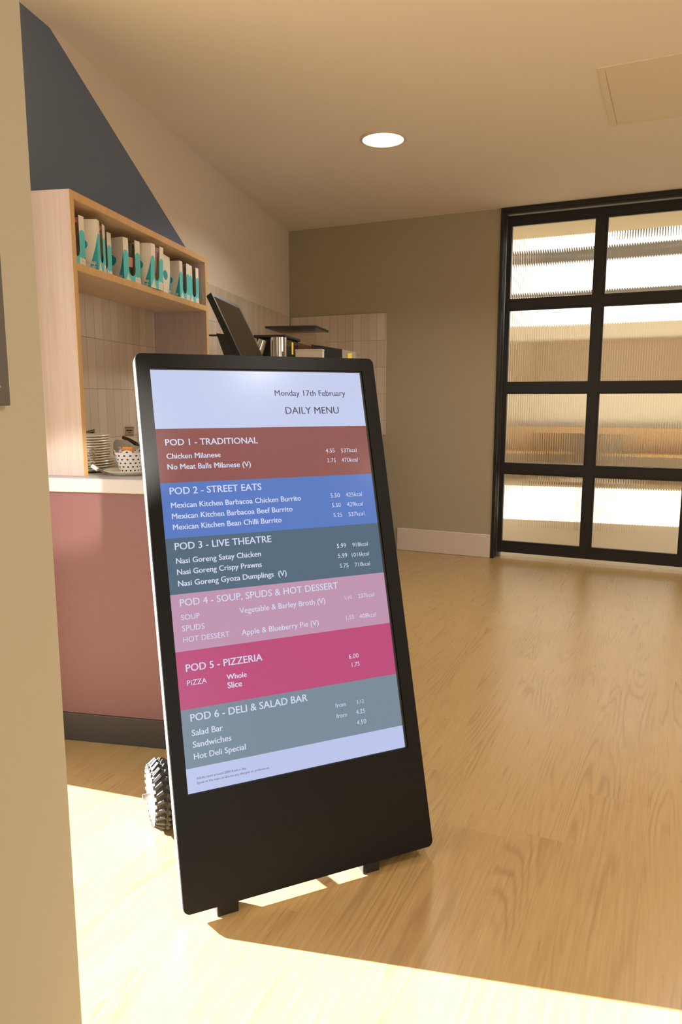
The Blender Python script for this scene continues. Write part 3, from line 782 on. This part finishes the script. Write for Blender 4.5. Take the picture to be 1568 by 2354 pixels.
# ------------------------------------------------------------------ the menu board
YAW = math.radians(24.06); TL_ = math.radians(16.47)
ex = Vector((math.cos(YAW), math.sin(YAW), 0)); bk = Vector((-math.sin(YAW), math.cos(YAW), 0))
ey = math.cos(TL_)*Vector((0, 0, 1)) + math.sin(TL_)*bk; en = ex.cross(ey)
O = Vector((-0.49497, 1.92452, 1.3242))
KP = Matrix.Translation(O) @ Matrix((ex, ey, en)).transposed().to_4x4()        # panel frame: x right, y up, z towards the viewer
F = Matrix.Translation((-0.06, 1.70, 0)) @ Matrix.Rotation(YAW, 4, 'Z')
kb = thing('digital_menu_board', 'tall black leaning digital menu board on wheels', 'menu board', F)
U0, U1, V0, V1 = -0.0355, 0.6492, -1.3462, 0.0420
SW, SH = 0.604, 1.0738
m = MB(KP)
m.plate([rrect(U0, U1, V0, V1, .016, 6), [(-.001, .001), (-.001, -SH-.001), (SW+.006, -SH-.001), (SW+.006, .004), (-.001, .004)]], .006)
m.build('front_panel', M_kiosk, kb)
m = MB(KP)
m.plate([rrect(U0 - .0012, U1 + .0012, V0 - .0012, V1 + .0012, .017, 6), rrect(U0 + .006, U1 - .006, V0 + .006, V1 - .006, .012, 6)], .032, Matrix.Translation((0, 0, -.0062)))
m.build('edge_trim', M_silver, kb, label='silver metal edge')
m = MB(KP)
m.plate([[(-.0012, .0042), (SW+.0062, .0042), (SW+.0062, -SH-.0012), (-.0012, -SH-.0012)], [(0, 0), (0, -SH), (SW, -SH), (SW, 0)]], .004, Matrix.Translation((0, 0, -.0058)))
m.build('screen_lip', M_bezel, kb)
m = MB(KP); m.box(U0 + .004, U1 - .004, V0 + .004, V1 - .004, -.036, -.008); m.build('back_panel', M_kiosk, kb)
m = MB(KP); m.box(.10, .50, -1.15, -.25, -.085, -.0362, .006); m.build('rear_housing', M_kiosk, kb)
m = MB(KP); m.box(.40, .635, V0 + .012, -1.0, -.095, -.0362, .006); m.build('rear_shade_block', M_kiosk, kb)  # unseen block added behind the board to shade the floor at its right
# feet
for u0, u1 in ((.046, .100), (.440, .488)):
    pa = KP @ Vector((u0, V0 - .001, -.002)); a0 = (F.inverted() @ pa)
    m = MB(F); m.box(a0.x, a0.x + (u1-u0), a0.y + .006, a0.y + .05, 0, .0355, .002); m.build('foot', M_blk, kb)
# rear prop legs and axle
pw = Vector((-0.559, 1.983, 0.10)); R_ = 0.0985
axd = ex
loc = F.inverted() @ pw
hw_ = 0.031
WXL = loc.x + hw_; WY = loc.y; WXR = 0.30
m = MB(F); m.cyl((loc.x - .022, WY, R_), (WXR + .05, WY, R_), .008, n=20); m.build('axle', M_steelaxle, kb)
for sx in (loc.x + .10, WXR - .10):
    top = F.inverted() @ (KP @ Vector((0.302 + (sx + 0.0)*0.8, -.42, -.07)))
    m = MB(F); m.tube([(sx, WY, R_), (sx, top.y, top.z)], .013, 12); m.build('prop_leg', M_kiosk, kb)
    low = F.inverted() @ (KP @ Vector((0, -1.18, -.04)))
    m = MB(F); m.tube([(sx, WY, R_), (sx, low.y, low.z)], .010, 12); m.build('brace', M_kiosk, kb)
def wheel(x_c, side):
    MWh = F @ Matrix.Translation((x_c, WY, R_)) @ Matrix.Rotation(-PI/2*side, 4, 'Y')   # local z = outward
    m = MB(MWh); r = R_ - .004; w_ = hw_
    m.lathe([(.058, -w_*.8), (.075, -w_), (.088, -w_*.85), (r - .003, -w_*.45), (r, 0), (r - .003, w_*.45), (.088, w_*.85), (.080, w_*.98), (.075, w_), (.064, w_*.93), (.058, w_*.8)], 48)
    for k in range(26):
        for sd in (-1, 1):
            an = 2*PI*(k + (0.5 if sd > 0 else 0))/26
            T = Matrix.Rotation(an, 4, 'Z') @ Matrix.Translation((r - .0045, 0, sd*w_*.47)) @ Matrix.Rotation(sd*.5, 4, 'X') @ Matrix.Rotation(-sd*.55, 4, 'Y')
            m.box(-.004, .0072, -.0055, .0055, -.015, .014, .0015, T, seg=1)
            T2 = Matrix.Rotation(an, 4, 'Z') @ Matrix.Translation((r - .008, 0, sd*w_*.93))
            m.box(-.010, .003, -.0045, .0045, -.004, .0035, .001, T2, seg=1)
    wo = m.build('wheel', M_rub, kb)
    m = MB(MWh); m.lathe([(.0585, w_*.78), (.0605, w_*.86), (.058, w_*.9), (.054, w_*.80), (.050, w_*.45), (.030, w_*.40), (.026, w_*.75), (.016, w_*.80), (0, w_*.80)], 40)
    m.lathe([(.0585, -w_*.8), (.05, -w_*.6), (0, -w_*.6)], 40)
    m.build('hub', M_hub, wo)
    m = MB(MWh); m.cyl((0, 0, w_*.7), (0, 0, w_*.8 + .024), .0085, n=20); m.build('axle_cap', M_steelaxle, wo)
wheel(WXL, 1); wheel(WXR, -1)

# screen: bands of colour, lettering on top
def band(r, g, b): return emit('screen_%d_%d_%d' % (r, g, b), srgb(r, g, b), 1.0, 0.2, 0.2)
BANDS = [(0, .1585, (198, 208, 240)), (.1585, .3012, (146, 88, 84)), (.3012, .4448, (90, 124, 196)), (.4448, .5874, (84, 107, 126)), (.5874, .7304, (194, 150, 178)), (.7304, .873, (190, 78, 124)), (.873, 1.0148, (122, 140, 156)), (1.0148, 1.0738, (190, 199, 238))]
TEXTS = [
 ('Monday 17th February', 0.3353, 0.5504, -0.0694, 'd', 1),
 ('DAILY MENU', 0.3614, 0.5237, -0.1214, 'd', 1),
 ('POD 1 - TRADITIONAL', 0.0223, 0.272, -0.2028, 'b', 2),
 ('Chicken Milanese', 0.0216, 0.1651, -0.238, 'b', 2),
 ('No Meat Balls Milanese (V)', 0.0215, 0.2456, -0.2663, 'b', 2),
 ('4.55', 0.4685, 0.4962, -0.2348, 'l', 0),
 ('537kcal', 0.5158, 0.565, -0.2356, 'l', 0),
 ('3.75', 0.4699, 0.4961, -0.2629, 'l', 0),
 ('470kcal', 0.5142, 0.5648, -0.2635, 'l', 0),
 ('POD 2 - STREET EATS', 0.0225, 0.2684, -0.3316, 'b', 2),
 ('Mexican Kitchen Barbacoa Chicken Burrito', 0.0225, 0.3786, -0.3668, 'b', 2),
 ('Mexican Kitchen Barbacoa Beef Burrito', 0.0228, 0.3503, -0.3953, 'b', 2),
 ('Mexican Kitchen Bean Chilli Burrito', 0.0227, 0.3156, -0.4232, 'b', 2),
 ('5.50', 0.4675, 0.496, -0.3638, 'l', 0),
 ('425kcal', 0.5147, 0.5651, -0.3641, 'l', 0),
 ('5.50', 0.4679, 0.4955, -0.3913, 'l', 0),
 ('429kcal', 0.5145, 0.5649, -0.392, 'l', 0),
 ('5.25', 0.4697, 0.4958, -0.4194, 'l', 0),
 ('537kcal', 0.5158, 0.5652, -0.42, 'l', 0),
 ('POD 3 - LIVE THEATRE', 0.0223, 0.2808, -0.4747, 'b', 2),
 ('Nasi Goreng Satay Chicken', 0.0216, 0.2476, -0.5101, 'b', 2),
 ('Nasi Goreng Crispy Prawns', 0.0214, 0.2469, -0.5383, 'b', 2),
 ('Nasi Goreng Gyoza Dumplings  (V)', 0.0217, 0.3135, -0.5676, 'b', 2),
 ('5.99', 0.469, 0.497, -0.5067, 'l', 0),
 ('918kcal', 0.5168, 0.5645, -0.5071, 'l', 0),
 ('5.99', 0.4689, 0.4969, -0.5344, 'l', 0),
 ('1016kcal', 0.5112, 0.5643, -0.5349, 'l', 0),
 ('5.75', 0.4708, 0.4972, -0.5624, 'l', 0),
 ('710kcal', 0.517, 0.564, -0.5633, 'l', 0),
 ('POD 4 - SOUP, SPUDS & HOT DESSERT', 0.0223, 0.4588, -0.6179, 'b', 1),
 ('Vegetable & Barley Broth (V)', 0.1739, 0.4159, -0.6536, 'b', 1),
 ('SOUP', 0.0227, 0.0695, -0.6526, 'l', 0),
 ('SPUDS', 0.0229, 0.0792, -0.6807, 'l', 0),
 ('HOT DESSERT', 0.0228, 0.1417, -0.7085, 'l', 0),
 ('Apple & Blueberry Pie (V)', 0.1736, 0.3896, -0.7101, 'b', 1),
 ('1.10', 0.4747, 0.4957, -0.6503, 'l', 0),
 ('237kcal', 0.5159, 0.5648, -0.6512, 'l', 0),
 ('1.55', 0.472, 0.4959, -0.7058, 'l', 0),
 ('408kcal', 0.5126, 0.5643, -0.7073, 'l', 0),
 ('POD 5 - PIZZERIA', 0.022, 0.2224, -0.7812, 'b', 2),
 ('PIZZA', 0.0218, 0.0719, -0.8156, 'l', 0),
 ('Whole', 0.1233, 0.1761, -0.8162, 'b', 2),
 ('Slice', 0.1233, 0.1615, -0.8378, 'b', 2),
 ('6.00', 0.4662, 0.4957, -0.8122, 'l', 0),
 ('1.75', 0.4725, 0.496, -0.8344, 'l', 0),
 ('POD 6 - DELI & SALAD BAR', 0.023, 0.3342, -0.9033, 'b', 2),
 ('Salad Bar', 0.0223, 0.1011, -0.9385, 'b', 2),
 ('Sandwiches', 0.0226, 0.1204, -0.9667, 'b', 2),
 ('Hot Deli Special', 0.0226, 0.155, -0.995, 'b', 2),
 ('from', 0.4108, 0.4412, -0.9343, 'l', 0),
 ('3.12', 0.4735, 0.4958, -0.9347, 'l', 0),
 ('from', 0.4103, 0.4411, -0.9624, 'l', 0),
 ('4.25', 0.4685, 0.4958, -0.9616, 'l', 0),
 ('4.50', 0.4674, 0.4957, -0.9897, 'l', 0),
 ('Adults need around 2000 Kcals a day.', 0.0243, 0.1513, -1.0434, 'd', 0),
 ('Speak to the team to discuss any allergies or preferences.', 0.0241, 0.2116, -1.0541, 'd', 0),
]
m = MB(KP)
for i, (a, b, c) in enumerate(BANDS):
    m.quad([(0, -b, -.0072), (SW, -b, -.0072), (SW, -a, -.0072), (0, -a, -.0072)], i)
scr = m.build('screen', [band(*c) for a, b, c in BANDS], kb, label='lit screen showing the daily menu in coloured bands')
MT = Matrix.Translation((0, 0, -.0069))
M_tl = emit('screen_pale_text', srgb(212, 218, 244), 1.0, 0.3, 0.2)
M_td = emit('screen_dark_text', srgb(74, 74, 92), 1.0, 0.3, 0.2)
for s_, x0, x1, y, c, w_ in TEXTS:
    if abs(x0 - .0224) < .0012: x0 = .0224
    m = MB(KP); d_ = {0: 0, 1: .00045, 2: .0008}[w_]
    put_text(m, s_, x0, x1 - d_, y, MT)
    for k in (1, 2) if d_ else (): put_text(m, s_, x0 + d_*k/2, x1 - d_ + d_*k/2, y + d_*.35*(k - 1.5), Matrix.Translation((0, 0, -.0069 - .00001*k)))
    m.build('text_line', M_td if c == 'd' else M_tl, scr)
m = MB(KP)
for (a0, a1, b0, b1) in ((.306, .581, -.0424, -.0420), (.306, .581, -.0848, -.0844), (.306, .3064, -.0848, -.0420), (.5806, .581, -.0848, -.0420)):
    m.quad([(a0, b0, -.0069), (a1, b0, -.0069), (a1, b1, -.0069), (a0, b1, -.0069)])
m.build('date_box_outline', emit('screen_box_line', srgb(196, 180, 190), 1.0), scr)
